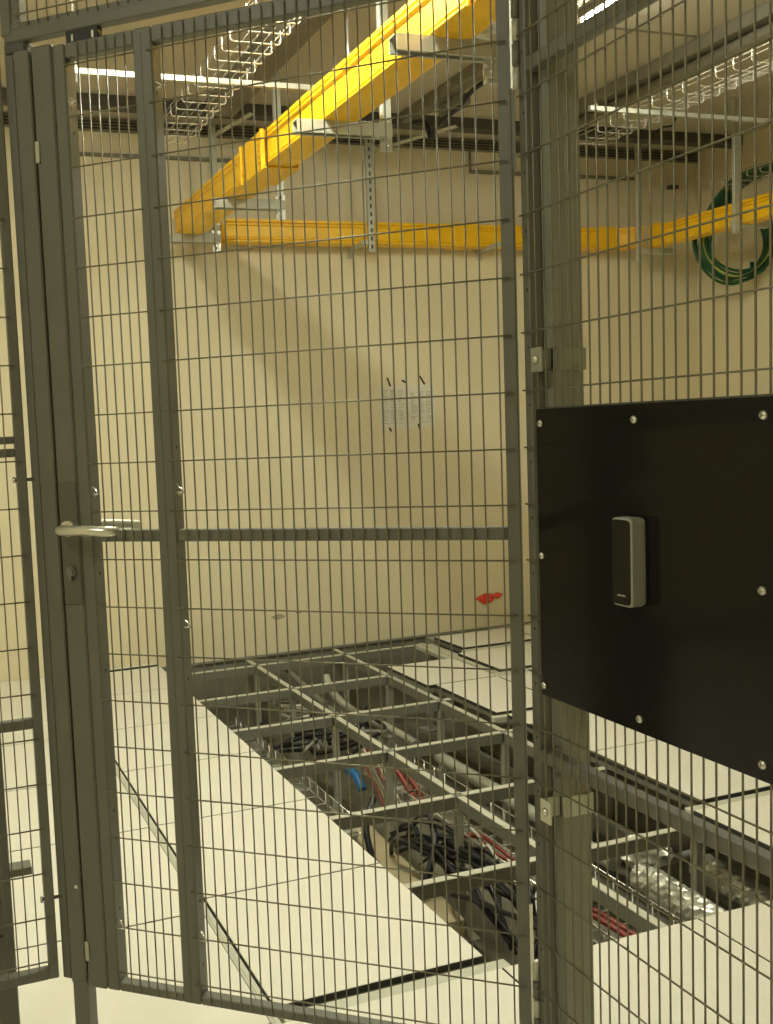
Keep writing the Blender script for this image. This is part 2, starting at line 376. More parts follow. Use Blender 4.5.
for k in range(5):
    cx, cy = random.uniform(1.8, 2.25), random.uniform(4.6, 5.4)
    pts = [(cx + random.uniform(-.12, .12), cy + random.uniform(-.1, .1), -0.24 + random.uniform(-.02, .05)) for _ in range(5)]
    cable(pts, 0.009, M['white_c'] if k % 2 else M['grey_c'], ('white cable curled on the cable heap in the far half of the pit', 'grey cable curled on the cable heap in the far half of the pit')[0 if k % 2 else 1], group='pale cables on the far heap')
cable([(1.93, 4.36, -0.27), (1.935, 4.31, -0.275), (1.94, 4.27, -0.29), (1.94, 4.22, -0.33)], 0.022, M['blue'], 'blue cable loop dropping into the basket in the middle of the pit', 'cable')
for k in range(2):
    cable([(2.07 + k * .03, 4.33, -0.19), (2.10 + k * .03, 4.20, -0.23), (2.12 + k * .04, 4.05, -0.33), (2.10, 3.9, -0.37)], 0.013, M['red_c'], ('thick red cable bending down beside the blue loop', 'second red cable bending down beside the blue loop, nearer the far pit side')[k], 'cable')
for k in range(6):
    cable([(1.97 + k * .012, 4.30, -0.16), (1.95 + k * .018, 4.22, -0.20), (1.97 + k * .016, 4.12, -0.30), (1.96 + k * .02, 4.0, -0.38)], 0.005, (M['red_c'], M['card'], M['white_c'])[k % 3], ('thin red-brown wire in the loose fan beside the blue loop', 'thin tan wire in the loose fan beside the blue loop', 'thin white wire in the loose fan beside the blue loop')[k % 3], 'wire', 'loose thin wires beside the blue loop')
for k in range(2):
    cable([(2.02 + k * .05, 3.48, -0.29), (2.07 + k * .02, 3.40, -0.27), (2.06 + k * .04, 3.31, -0.28), (2.11 + k * .02, 3.22, -0.31)], 0.008, M['red_c'], ('short red cable in the wire basket under the second beam from the near edge', 'second short red cable in the basket, on the pipe side')[k], 'cable', 'red cables along the basket')
cable([(2.26, 5.25, -0.27), (2.20, 5.22, -0.26), (2.14, 5.2, -0.27)], 0.014, M['red_c'], 'short red cable piece on the heap near the back wall')
for k in range(2):
    cable([(2.02 + k * .04, 2.85, -0.27), (2.06 + k * .03, 2.70, -0.26), (2.11 + k * .03, 2.55, -0.29), (2.10 + k * .05, 2.3, -0.30)], 0.011, M['red_c'], ('red cable loop seen beside the ribbed cage post', 'outer red cable loop seen beside the ribbed cage post')[k], 'cable')
cable([(1.80, 3.80, -0.20), (1.72, 3.72, -0.30), (1.72, 3.60, -0.48), (1.74, 3.55, SZ + 0.02)], 0.015, M['cable'], 'single black cable arching down to the pit bottom under the tan duct', 'cable')
cable([(1.95, 3.6, -0.20), (1.90, 3.45, -0.28), (1.80, 3.38, -0.42), (1.70, 3.42, -0.52), (1.60, 3.50, SZ + 0.02)], 0.015, M['cable'], 'single black cable curling across the tan conduit', 'cable')
cable([(2.00, 2.9, -0.26), (1.90, 2.75, -0.36), (1.74, 2.78, -0.50), (1.60, 2.95, SZ + 0.02), (1.50, 3.3, SZ + 0.02)], 0.015, M['cable'], 'single black cable curling in the last bay of the pit', 'cable')
# tan rectangular conduits
def block(name, c, sx, sy, sz, rz, m, label, cat):
    b = MB(); b.box((-sx / 2, -sy / 2, 0), (sx / 2, sy / 2, sz), 0, 0.006)
    o = b.build(name, m, loc=c, rot=(0, 0, rz)); return tag(o, label, cat)
block('duct_section', (1.86, 3.75, SZ), 0.12, 1.1, 0.14, R(-4), M['card'], 'tan rectangular duct lying on the pit bottom under the black cables', 'duct')
block('duct_section', (1.62, 2.95, SZ), 0.16, 1.2, 0.10, R(6), M['card'], 'long tan rectangular duct on the pit bottom in the bays by the door', 'duct')
block('floor_box', (1.70, 5.5, SZ), 0.34, 0.20, 0.14, 0, M['foam'], 'grey square box on the pit bottom against the back wall', 'box')
block('floor_box', (2.42, 5.48, SZ), 0.12, 0.16, 0.20, 0, M['duct'], 'tall narrow grey box standing in the pit near the back wall', 'box')
b = MB(); b.tube([(1.62, 4.10, -0.50), (1.95, 4.18, -0.50)], 0.035, 14); o = b.build('pipe', M['card']); shift(o, (1.62, 4.10, -0.50)); tag(o, 'short pale pipe crossing the pit bottom by the middle pedestal', 'pipe')
# pipes
def pipe(pts, r, m, label, name='pipe'): return cable(pts, r, m, label, 'pipe', None, name, 14)
pipe([(2.46, 4.40, -0.30), (2.46, 3.9, -0.30), (2.46, 3.4, -0.31), (2.46, 3.05, -0.31)], 0.032, M['galv'], 'straight grey pipe under the far pit side, open end toward the wall')
pipe([(2.68, 4.6, -0.33), (2.68, 3.9, -0.33), (2.68, 3.0, -0.33), (2.68, 2.2, -0.33)], 0.038, M['foam'], 'dark insulated pipe in the shade under the tiles across the pit')
pipe([(2.33, 5.55, -0.12), (2.33, 5.45, -0.20), (2.36, 5.25, -0.26), (2.42, 4.9, -0.28), (2.44, 4.6, -0.29)], 0.024, M['galv'], 'bent grey pipe curving down near the back wall')
pipe([(2.16, 5.85, -0.10), (2.16, 5.4, -0.16), (2.18, 5.0, -0.22), (2.2, 4.5, -0.3)], 0.018, M['foam'], 'thin dark grey hose sloping from the back wall into the pit')
# foil wrapped pipes
def foil_pipe(p0, p1, r, label):
    b = MB(); p0, p1 = Vector(p0), Vector(p1); n = 46; seg = 20
    t = (p1 - p0).normalized(); u = t.cross(Vector((0, 0, 1))).normalized(); w = u.cross(t); vs = []; rnd = random.Random(5)
    for i in range(n + 1):
        for k in range(seg):
            a = 2 * math.pi * k / seg; rr = r * (1 + rnd.uniform(-0.12, 0.12)); vs.append(p0 + (p1 - p0) * (i / n) + (u * math.cos(a) + w * math.sin(a)) * rr)
    fs = [(i * seg + k, i * seg + (k + 1) % seg, (i + 1) * seg + (k + 1) % seg, (i + 1) * seg + k) for i in range(n) for k in range(seg)]
    fs += [tuple(range(seg)), tuple(n * seg + k for k in range(seg))]
    b.add(vs, fs); o = b.build('foil_pipe', M['foil']); shift(o, p0); return tag(o, label, 'pipe')
foil_pipe((2.45, 2.88, -0.29), (2.38, 2.16, -0.27), 0.055, 'thick silver foil wrapped pipe beside the ribbed cage post, lying along the pit')
foil_pipe((2.66, 2.82, -0.26), (2.62, 2.18, -0.26), 0.05, 'shorter silver foil wrapped pipe at the pit corner below the black plate')
b = MB(); rnd = random.Random(3)
vs = []; n, seg = 12, 16
for i in range(n + 1):
    th = math.pi * i / n
    for k in range(seg):
        a = 2 * math.pi * k / seg; rr = 0.075 * (1 + rnd.uniform(-.22, .22)); vs.append((rr * math.sin(th) * math.cos(a) * 1.2, rr * math.sin(th) * math.sin(a), 0.06 + rr * 0.8 * math.cos(th)))
b.add(vs, [(i * seg + k, i * seg + (k + 1) % seg, (i + 1) * seg + (k + 1) % seg, (i + 1) * seg + k) for i in range(n) for k in range(seg)])
o = b.build('foil_lump', M['foil'], loc=(2.50, 2.93, -0.29)); tag(o, 'crumpled lump of silver foil at the end of the thick wrapped pipe', 'foil')
pipe([(2.56, 2.92, -0.27), (2.66, 2.91, -0.26), (2.8, 2.92, -0.26)], 0.016, M['galv'], 'short grey pipe joining the foil lump to the far side')

# ------------------------------------------------------------------ cage: shared helpers
WR = 0.0016
def mesh_wires(x_list, z_list, x0, x1, z0, z1, y, r=WR):
    """welded mesh in local x/z, verticals at y, horizontals just in front"""
    v = MB(); h = MB()
    for x in x_list: v.tube([(x, y, z0), (x, y, z1)], r, 6)
    for z in z_list: h.tube([(x0, y + 2 * r, z), (x1, y + 2 * r, z)], r, 6)
    return v, h
def arange(a, b, s):
    out = []; x = a
    while x < b - 1e-9: out.append(x); x += s
    return out
def screw(b, p, ax, r=0.006, h=0.004, mi=0):
    p = Vector(p); ax = Vector(ax).normalized()
    b.tube([p, p + ax * h * 0.55, p + ax * h], [r, r * 0.9, r * 0.45], 12, mi)

# ------------------------------------------------------------------ the cage door
DA = -0.8916710816
dv = Vector((math.sin(DA), math.cos(DA), 0)); nv = Vector((dv.y, -dv.x, 0)); D0 = 1.81
RZ = math.atan2(dv.y, dv.x)               # local x runs along the door toward the lock, local y toward the viewer
def on_door(s, z, off=0.0):
    p = nv * (D0 - off) + dv * s; return Vector((p.x, p.y, z))
S0, S1 = 0.150, 1.096                      # hinge edge, lock edge
Z0, Z1 = 0.220, 2.222
door = empty('cage_gate', on_door(S0, 0), RZ)
tag(door, 'closed grey steel mesh cage door with a lever handle and lock stile', 'gate')
L = lambda s: s - S0
b = MB()
b.box((L(0.150), -0.028, Z0), (L(0.1735), -0.003, Z1 + 0.1 * 0), 0, 0.002)
hs = b.build('hinge_stile', M['frame'], door)
b = MB(); b.box((L(0.826), -0.044, Z0), (L(0.867), -0.001, Z1), 0, 0.003); b.box((L(0.848), -0.0015, Z0 + .01), (L(0.8488), 0.0002, Z1 - .01))
ms = b.build('middle_stile', M['frame'], door)
for k, z in enumerate((0.30, 0.44, 0.92, 1.17, 1.40, 1.98)):
    b = MB(); b.tube([(L(0.826), -0.022, z), (L(0.8255), -0.022, z)], 0.0035, 8, 0); b.build('rivet_hole', M['slot'], ms)
b = MB()
b.box((L(1.019), -0.044, Z0), (L(1.048), -0.001, Z1), 0, 0.003)
b.box((L(1.048), -0.044, Z0), (L(S1), 0.002, Z1 + 0.004), 0, 0.004)
ls = b.build('lock_stile', M['frame'], door)
for z in (0.40, 0.62, 0.93, 1.14, 2.05):
    b = MB(); b.tube([(L(1.019), -0.022, z), (L(1.0185), -0.022, z)], 0.0035, 8, 0); b.build('rivet_hole', M['slot'], ls)
for x0, x1 in ((0.1735, 0.826), (0.867, 1.019)):
    b = MB(); b.box((L(x0), -0.028, Z0), (L(x1), -0.003, Z0 + 0.020), 0, 0.002); b.build('bottom_rail', M['frame'], door)
for x0, x1 in ((0.1735, 0.826), (0.867, 1.019)):
    b = MB(); b.box((L(x0), -0.028, Z1 - 0.030), (L(x1), -0.003, Z1), 0, 0.002); b.build('top_rail', M['frame'], door)
for x0, x1 in ((0.1735, 0.826), (0.867, 1.019)):
    b = MB(); b.box((L(x0), -0.026, 1.209), (L(x1), -0.006, 1.2335), 0, 0.002); b.build('middle_rail', M['frame'], door)
zs = [0.27 + 0.1003 * k for k in range(20)]; zs[0] = 0.268
v, h = mesh_wires([L(0.1885 - 0.0075 + 0.0) ] + [L(0.1885 + 0.02275 * k) for k in range(1, 28)], zs, L(0.158), L(0.836), Z0 + 0.006, Z1 - 0.006, -0.0005)
v.add(h.v, h.f, 0, True); v.build('wire_mesh', M['wire'], door)
v, h = mesh_wires([L(0.8842 + 0.0208 * k) for k in range(6)], zs, L(0.862), L(1.020), Z0 + 0.006, Z1 - 0.006, -0.0005)
v.add(h.v, h.f, 0, True); v.build('wire_mesh', M['wire'], door)
for z, s in ((2.10, 0.821), (2.10, 1.014), (1.31, 0.821), (1.31, 1.014), (1.035, 0.821), (0.37, 0.821), (0.37, 1.014)):
        b = MB(); b.tube([(L(s), -0.010, z - .006), (L(s) - 0.006, 0.006, z), (L(s) - 0.018, 0.006, z), (L(s) - 0.006, -0.004, z + .008), (L(s) + .002, -0.006, z + .014)], 0.0026, 8); b.build('wire_clip', M['galv_bright'], door)
# lock case plate, handle, cylinder
b = MB(); b.box((L(1.050), 0.002, 1.075), (L(1.093), 0.0045, 1.338), 0, 0.0012); lp = b.build('lock_plate', M['lockplate'], door)
b = MB(); b.tube([(L(1.071), 0.004, 1.147), (L(1.071), 0.012, 1.147)], 0.0115, 20); b.tube([(L(1.071), 0.012, 1.147), (L(1.071), 0.017, 1.147)], 0.0085, 20)
b.box((L(1.068), 0.006, 1.128), (L(1.074), 0.014, 1.147), 0, 0.001)
b.build('key_cylinder', M['foam'], lp)
def lever(sgn, parent):
    b = MB(); x = L(1.073); hz = 1.2385; yb = 0.004 if sgn > 0 else -0.044
    pts = [(x, yb, hz), (x, yb + sgn * 0.030, hz), (x - 0.002, yb + sgn * 0.038, hz), (x - 0.010, yb + sgn * 0.044, hz), (x - 0.060, yb + sgn * 0.044, hz), (x - 0.104, yb + sgn * 0.044, hz - 0.002), (x - 0.118, yb + sgn * 0.037, hz - 0.002), (x - 0.127, yb + sgn * 0.022, hz - 0.002)]
    b.tube(pts, [0.010, 0.010, 0.0105, 0.0105, 0.0105, 0.0110, 0.0105, 0.009], 14)
    b.tube([(x, yb, hz), (x, yb + sgn * 0.006, hz)], 0.017, 20)
    return b.build('lever_handle', M['chrome'], parent)
tag(lever(1, door), 'satin lever handle'); lever(-1, door)
for z in (0.305, 2.015):
    b = MB(); b.box((L(1.086), 0.002, z - 0.022), (L(1.0955), 0.007, z + 0.022), 0, 0.001); b.build('edge_catch', M['galv'], door)
# hinge leaves on the door side
for za, zb_, mm in ((1.995, 2.21, 'galv_bright'), (1.86, 1.99, 'frame'), (0.24, 0.53, 'galv_bright')):
    b = MB(); b.box((L(0.1445), -0.006, za), (L(0.1505), -0.001, zb_), 0); b.build('hinge_leaf', M[mm], door)
for za, zb in ((1.99, 2.19), (0.24, 0.42)):
    b = MB(); n = 5; dz = (zb - za) / n
    for k in range(n): b.tube([(L(0.141), -0.002, za + k * dz + .002), (L(0.141), -0.002, za + (k + 1) * dz - .002)], 0.0068 if k % 2 else 0.0060, 12, k % 2)
    b.build('hinge_barrel', [M['galv'], M['frame']], door)

# ------------------------------------------------------------------ lock post
post = empty('cage_post', on_door(1.099, 0), RZ); tag(post, 'slim grey steel cage post next to the door lock stile', 'post')
PL = lambda s: s - 1.099
b = MB(); b.box((PL(1.099), -0.050, 0.224), (PL(1.1365), 0.004, Z1), 0, 0.003); b.box((PL(1.1375), -0.055, 0.230), (PL(1.160), 0.000, Z1 - 0.002), 0, 0.003)
b.build('profile', M['frame'], post)
b = MB(); b.box((PL(1.103), -0.045, 0.0), (PL(1.141), -0.008, 0.226), 0, 0.002); b.build('leg', M['frame'], post)
b = MB(); b.box((PL(1.088), -0.065, 0.0), (PL(1.156), 0.010, 0.005), 0, 0.002); b.build('base_plate', M['frame'], post)
b = MB(); screw(b, (PL(1.1085), 0.004, 0.45), (0, 1, 0), 0.006, 0.005); b.build('bolt', M['galv_bright'], post)

# ------------------------------------------------------------------ header panel above the door
head = empty('wire_fence', on_door(1.16, 0), RZ); tag(head, 'grey wire mesh fence section across the top above the door', 'fence')
HL = lambda s: s - 1.16
HT = 2.95
b = MB(); b.box((HL(0.145), -0.028, 2.245), (HL(1.160), -0.003, 2.268), 0, 0.002); b.box((HL(0.145), -0.020, 2.258), (HL(1.160), -0.004, 2.282), 0, 0.002); b.build('bottom_rail', M['frame'], head)
b = MB(); b.box((HL(1.119), -0.028, 2.268), (HL(1.139), -0.003, HT), 0, 0.002); b.build('side_stile', M['frame'], head)
b = MB(); b.box((HL(1.140), -0.045, 2.258), (HL(1.166), -0.002, HT), 0, 0.003); b.build('corner_post', M['frame'], head)
b = MB(); b.box((HL(1.112), -0.050, 2.222), (HL(1.162), -0.004, 2.246), 0, 0.003); b.build('corner_bracket', M['frame_dark'], head)
b = MB(); b.box((HL(0.145), -0.028, 2.268), (HL(0.168), -0.003, HT), 0, 0.002); b.box((HL(0.168), -0.028, HT - 0.03), (HL(1.119), -0.003, HT), 0, 0.002); b.build('frame_top', M['frame'], head)
v, h = mesh_wires([HL(0.19 + 0.0227 * k) for k in range(41)], [2.294 + 0.1 * k for k in range(7)], HL(0.15), HL(1.13), 2.272, HT - 0.01, -0.0005)
v.add(h.v, h.f, 0, True); v.build('wire_mesh', M['wire'], head)
b = MB(); b.box((0, 0, 0), (0.074, 0.020, 0.034), 0, 0.002)
for x in (0.012, 0.058): b.box((x - 0.0025, 0.0195, 0.010), (x + 0.0025, 0.0215, 0.024), 1)
for x in (0.012, 0.058): b.box((x - 0.004, 0.005, -0.006), (x + 0.004, 0.015, 0), 0)
o = b.build('latch_bracket', [M['black'], M['galv_bright']], loc=on_door(0.942, 2.212, -0.024), rot=(0, 0, RZ)); tag(o, 'small dark latch bracket with two bright slots above the door top', 'bracket')

# ------------------------------------------------------------------ narrow side panel beyond the lock post
side = empty('wire_fence', (-0.893, 2.12, 0), 0); tag(side, 'narrow grey wire mesh fence section beyond the lock post', 'fence')
sx = lambda X: X + 0.90
b = MB(); b.box((sx(0.197), 0.003, 0.240), (sx(0.218), 0.028, 2.222), 0, 0.002); b.build('side_stile', M['frame'], side)
b = MB(); b.box((0, 0.003, 0.240), (0.021, 0.028, 2.222), 0, 0.002); b.build('side_stile', M['frame'], side)
for za, zb_ in ((0.240, 0.262), (2.2, 2.222)):
    b = MB(); b.box((0.021, 0.003, za), (sx(0.197), 0.028, zb_), 0, 0.002); b.build('end_rail', M['frame'], side)
for za, zb_ in ((1.422, 1.438), (1.394, 1.412), (0.806, 0.828)):
    b = MB(); b.box((0.021, 0.006, za), (sx(0.197), 0.026, zb_), 0, 0.002); b.build('middle_rail', M['frame'], side)
v = MB(); h = MB()
for k in range(45): v.tube([(sx(0.176) - 0.0222 * k, 0.0005, 0.25), (sx(0.176) - 0.0222 * k, 0.0005, 2.215)], WR, 6)
for k in range(20): h.tube([(0.01, -0.0025, 0.285 + 0.1 * k), (sx(0.206), -0.0025, 0.285 + 0.1 * k)], WR, 6)
v.add(h.v, h.f, 0, True); v.build('wire_mesh', M['wire'], side)
for z in (1.345, 0.42):
    b = MB(); b.tube([(sx(0.189), 0.014, z), (sx(0.194), 0.014, z), (sx(0.1945), 0.014, z), (sx(0.236), 0.014, z)], [0.007, 0.007, 0.004, 0.004], 8); b.build('panel_bolt', M['galv_bright'], side)
# inner post behind it
ip = empty('cage_post', (0.10, 2.235, 0), 0); tag(ip, 'dark grey post with punched holes behind the narrow fence section', 'post')
b = MB(); b.box((-0.04, -0.03, 0.006), (0.040, 0.03, 0.86), 0, 0.003); b.build('profile', M['frame'], ip)
for z in (0.32, 0.40, 0.62):
    b = MB(); b.tube([(0.012, -0.0305, z), (0.012, -0.0290, z)], 0.004, 10); b.build('punched_hole', M['slot'], ip)
b = MB(); b.box((-0.06, -0.05, 0), (0.06, 0.05, 0.006)); b.build('base_plate', M['frame_dark'], ip)
b = MB(); b.box((0.040, -0.028, 0.462), (0.088, 0.012, 0.467)); b.box((0.040, -0.030, 0.450), (0.088, -0.027, 0.467)); b.build('angle_bracket', M['frame'], ip)

# ------------------------------------------------------------------ big side panel with the plate
PXX = 1.03; YA, YB = 1.500, 0.05
big = empty('wire_fence', (PXX, YA, 0), -math.pi / 2)   # local x runs toward the viewer, local y to +X
tag(big, 'tall grey wire mesh fence section carrying the black plate', 'fence')
Q = lambda Y: YA - Y
BT = 2.95; BB = 0.22
b = MB(); b.box((0, 0.003, BB), (0.020, 0.030, BT), 0, 0.002); b.build('side_stile', M['frame'], big)
b = MB(); b.box((Q(YB) - 0.02, 0.003, BB), (Q(YB), 0.030, BT), 0, 0.002); b.build('side_stile', M['frame'], big)
for k in range(24):
    b = MB(); b.tube([(0.0135, 0.0035, 0.35 + k * 0.1), (0.0135, 0.0027, 0.35 + k * 0.1)], 0.0026, 8); b.build('punched_hole', M['slot'], big)
for za, zb_ in ((2.016, 2.040), (0.806, 0.830)):
    b = MB(); b.box((0.020, 0.004, za), (Q(YB) - 0.02, 0.029, zb_), 0, 0.002); b.build('middle_rail', M['frame'], big)
for za in (BB, BT - .02):
    b = MB(); b.box((0.020, 0.004, za), (Q(YB) - 0.02, 0.029, za + .02), 0, 0.002); b.build('end_rail', M['frame'], big)
v = MB(); h = MB()
for k in range(62):
    Y = 1.4575 - 0.02325 * k + 0.0
    if Y < YB + 0.02: break
    v.tube([(Q(Y), 0.0, BB + .005), (Q(Y), 0.0, BT - .005)], 0.00165, 6)
for k in range(27):
    z = 0.270 + 0.1005 * k
    if z > BT - 0.02: break
    h.tube([(0.004, -0.0033, z), (Q(YB) - 0.005, -0.0033, z)], 0.00165, 6)
v.add(h.v, h.f, 0, True); v.build('wire_mesh', M['wire'], big)
# black plate
PF = 0.9888
plate = empty('mounting_plate', (PXX, 1.4655 * PF, 1.43 + (0.936 - 1.43) * PF), -math.pi / 2); tag(plate, 'large glossy black mounting plate screwed to the mesh beside the door', 'mounting plate')
PW, PH = 1.4655 * PF - 0.86, 0.500
b = MB(); b.box((0, -0.0110, 0), (PW, -0.0060, PH), 0, 0.0006); b.build('board', M['black_plate'], plate)
b = MB(); b.box((0.0, -0.0060, PH - 0.018), (PW, -0.0052, PH + 0.003)); b.build('backing_strip', M['frame_dark'], plate)
for (Y, z) in ((1.452, 1.417), (1.218, 1.418), (0.980, 1.418), (1.455, 1.186), (0.982, 1.191), (1.456, 0.954), (1.214, 0.958), (0.982, 0.959)):
    b = MB(); p = ((1.4655 - Y) * PF, -0.011, (z - 0.936) * PF); screw(b, p, (0, -1, 0), 0.0066, 0.0055)
    b.box((p[0] - 0.0038, -0.0167, p[2] - 0.0006), (p[0] + 0.0038, -0.0163, p[2] + 0.0006), 1); b.box((p[0] - 0.0006, -0.0167, p[2] - 0.0038), (p[0] + 0.0006, -0.0163, p[2] + 0.0038), 1)
    b.build('screw', [M['galv_bright'], M['foam']], plate)
# card reader
def rbox(b, x0, x1, z0, z1, y0, y1, r, mi=0, n=6, smooth=False, inset=0.0):
    prof = []
    for cx, cz, a0 in ((x1 - r, z1 - r, 0), (x0 + r, z1 - r, 90), (x0 + r, z0 + r, 180), (x1 - r, z0 + r, 270)):
        for k in range(n + 1):
            a = R(a0 + 90 * k / n); prof.append((cx + r * math.cos(a), cz + r * math.sin(a)))
    if inset:
        cx, cz = (x0 + x1) / 2, (z0 + z1) / 2; hw, hh = (x1 - x0) / 2, (z1 - z0) / 2
        n_ = len(prof); vs = [(a, y0, c) for a, c in prof] + [(a, y1 + inset, c) for a, c in prof] + [(cx + (a - cx) * (1 - inset / hw), y1, cz + (c - cz) * (1 - inset / hh)) for a, c in prof]
        fs = [(i, (i + 1) % n_, n_ + (i + 1) % n_, n_ + i) for i in range(n_)] + [(n_ + i, n_ + (i + 1) % n_, 2 * n_ + (i + 1) % n_, 2 * n_ + i) for i in range(n_)]
        fs += [tuple(range(n_)), tuple(range(2 * n_, 3 * n_))]
        b.add(vs, fs, mi)
    else:
        b.prism(prof, (0, y0, 0), (0, y1, 0), (1, 0, 0), (0, 0, 1), mi)
RYc, RZc = 1.205, 1.139
reader = empty('card_reader', (PXX - 0.011, RYc, RZc), -math.pi / 2); tag(reader, 'small upright card reader with black face and grey rim on the black plate', 'card reader')
b = MB(); rbox(b, -0.020, 0.020, 0.001, 0.133, 0.0, -0.006, 0.008); rbox(b, -0.022, 0.022, 0.0, 0.134, -0.005, -0.027, 0.008, inset=0.0022)
b.build('housing', M['reader_body'], reader)
b = MB(); rbox(b, -0.0198, 0.0198, 0.003, 0.131, -0.0265, -0.0276, 0.007); fp = b.build('face_panel', M['reader_face'], reader)
b = MB()
for k in range(6): b.box((-0.009 + k * 0.0030, -0.0276, 0.0155), (-0.009 + k * 0.0030 + 0.0022, -0.0279, 0.0180))
b.build('printed_mark', M['print'], fp)

# ------------------------------------------------------------------ ribbed post behind the big panel
rp = empty('cage_post', (1.066, 1.462, 0), 0); tag(rp, 'wide ribbed grey cage post behind the mesh next to the door hinges', 'post')
prof = [(-0.004, 0.055), (-0.004, 0.040), (0.003, 0.040), (0.003, 0.0)]
x = 0.006
for k in range(4):
    prof += [(x + 0.010, 0.0), (x + 0.011, 0.0008), (x + 0.012, 0.0008), (x + 0.013, 0.0)]; x += 0.0135
prof += [(x + 0.002, 0.0), (x + 0.002, 0.055)]
b = MB(); b.prism(prof, (0, 0, 0.006), (0, 0, BT), (1, 0, 0), (0, 1, 0)); b.build('profile', M['post'], rp)
b = MB(); b.box((-0.02, -0.03, 0), (0.08, 0.07, 0.006)); b.build('base_plate', M['frame'], rp)
for zc, mm in ((1.527, M['clamp']), (0.722, M['label'])):
    b = MB()
    b.box((-0.038, -0.018, zc - 0.021), (-0.034, 0.012, zc + 0.021), 0, 0.001)
    b.box((-0.034, 0.010, zc - 0.018), (0.006, 0.013, zc + 0.018), 0)
    b.box((0.004, -0.0040, zc - 0.019), (0.066, -0.0002, zc + 0.019), 0, 0.0008); b.box((0.003, -0.0040, zc - 0.018), (0.006, 0.012, zc + 0.018), 0)
    screw(b, (-0.038, -0.004, zc), (-1, 0, 0), 0.0075, 0.006, 1)
    b.build('clamp_bracket', [mm, M['galv_bright']], rp)

# ------------------------------------------------------------------ yellow fibre duct
def duct_profile(w, h, t=0.004):
    # open-topped trough with thick double lips
    e = 0.011
    return [(0, 0), (0.02, -0.004), (w - 0.02, -0.004), (w, 0), (w + e, 0.004), (w + e, 0.012), (w, 0.018), (w, h - 0.042), (w + e, h - 0.036), (w + e, h - 0.026), (w + 0.002, h - 0.021), (w + e, h - 0.016), (w + e, h), (w - t, h), (w - t, t), (t, t), (t, h), (-e, h), (-e, h - 0.016), (-0.002, h - 0.021), (-e, h - 0.026), (-e, h - 0.036), (0, h - 0.042), (0, 0.034), (-0.006, 0.028), (-0.006, 0.022), (0, 0.017), (-e, 0.010), (-e, 0.003)]
b = MB(); zb = 2.600; wd, hd = 0.130, 0.150
yd = empty('yellow_cable_duct', (1.588, 5.82, zb)); tag(yd, 'bright yellow cable duct running diagonally overhead toward the back wall', 'cable duct')
b.prism(duct_profile(wd, hd), (0, 0, 0), (0, -4.9, 0), (1, 0, 0), (0, 0, 1)); b.box((0, 0, 0), (wd, 0.006, hd))
b.build('trough', M['yellow'], yd)
def coupler(y, w, h, parent, ax='y'):
    b = MB(); t = 0.010; L2 = 0.15
    def bx(a0, a1, c0, c1, e0=-L2, e1=L2, mi=0):
        if ax == 'y': b.box((a0, y + e0, c0), (a1, y + e1, c1), mi, 0.003)
        else: b.box((y + e0, a0, c0), (y + e1, a1, c1), mi, 0.003)
    t = 0.020; bx(-t, -0.0115, -0.012, h + 0.010); bx(w + 0.0115, w + t, -0.012, h + 0.010); bx(-t, w + t, -0.014, -0.0045)
    for k in range(5):
        zc = 0.02 + k * 0.026
        bx(-t - 0.006, -t, zc, zc + 0.012, L2 * 0.55, L2 * 0.9); bx(-t - 0.006, -t, zc, zc + 0.012, -L2 * 0.9, -L2 * 0.55)
    bx(-t - 0.012, -t, -t, h + 0.01, -L2, -L2 + 0.012); bx(-t - 0.012, -t, -t, h + 0.01, L2 - 0.012, L2)
    return b.build('joint_coupler', M['yellow_d'], parent)
coupler(4.36 - 5.82, wd, hd, yd)
coupler(2.35 - 5.82, wd, hd, yd)
# back duct along the wall with corner and return leg
bd = empty('yellow_cable_duct', (1.895, 5.79, 2.572)); tag(bd, 'darker yellow cable duct along the back wall, turning the room corner', 'cable duct')
b = MB(); p = duct_profile(0.10, 0.138)
b.prism(p, (0, 0.0, 0), (2.86, 0.0, 0), (0, 1, 0), (0, 0, 1)); b.build('wall_run', M['yellow'], bd)
def coupler_x(xc):
    b = MB(); b.box((xc - 0.09, -0.012, -0.008), (xc + 0.09, -0.006, 0.146), 0, 0.003); b.box((xc - 0.09, -0.012, -0.008), (xc + 0.09, 0.11, -0.001), 0, 0.003)
    for k in range(4): b.box((xc + 0.05, -0.017, 0.015 + k * 0.03), (xc + 0.075, -0.012, 0.03 + k * 0.03), 0, 0.002)
    return b.build('joint_coupler', M['yellow_d'], bd)
coupler_x(2.80); coupler_x(1.66)
b = MB()
b.prism(p, (2.86, 0.0, 0), (3.02, -0.10, 0), (0.3, 0.95, 0), (0, 0, 1)); b.box((2.82, -0.02, -0.006), (2.98, 0.05, 0.02), 0, 0.01)
b.build('corner_piece', M['yellow_d'], bd)
b = MB(); b.prism(p, (3.165, -0.10, -0.012), (3.10, -3.2, -0.030), (-1, 0, 0), (0, 0, 1)); b.build('return_run', M['yellow'], bd)
b = MB(); b.box((3.055, -0.24, -0.010), (3.062, -0.10, 0.146), 0, 0.003); b.build('joint_coupler', M['yellow_d'], bd)

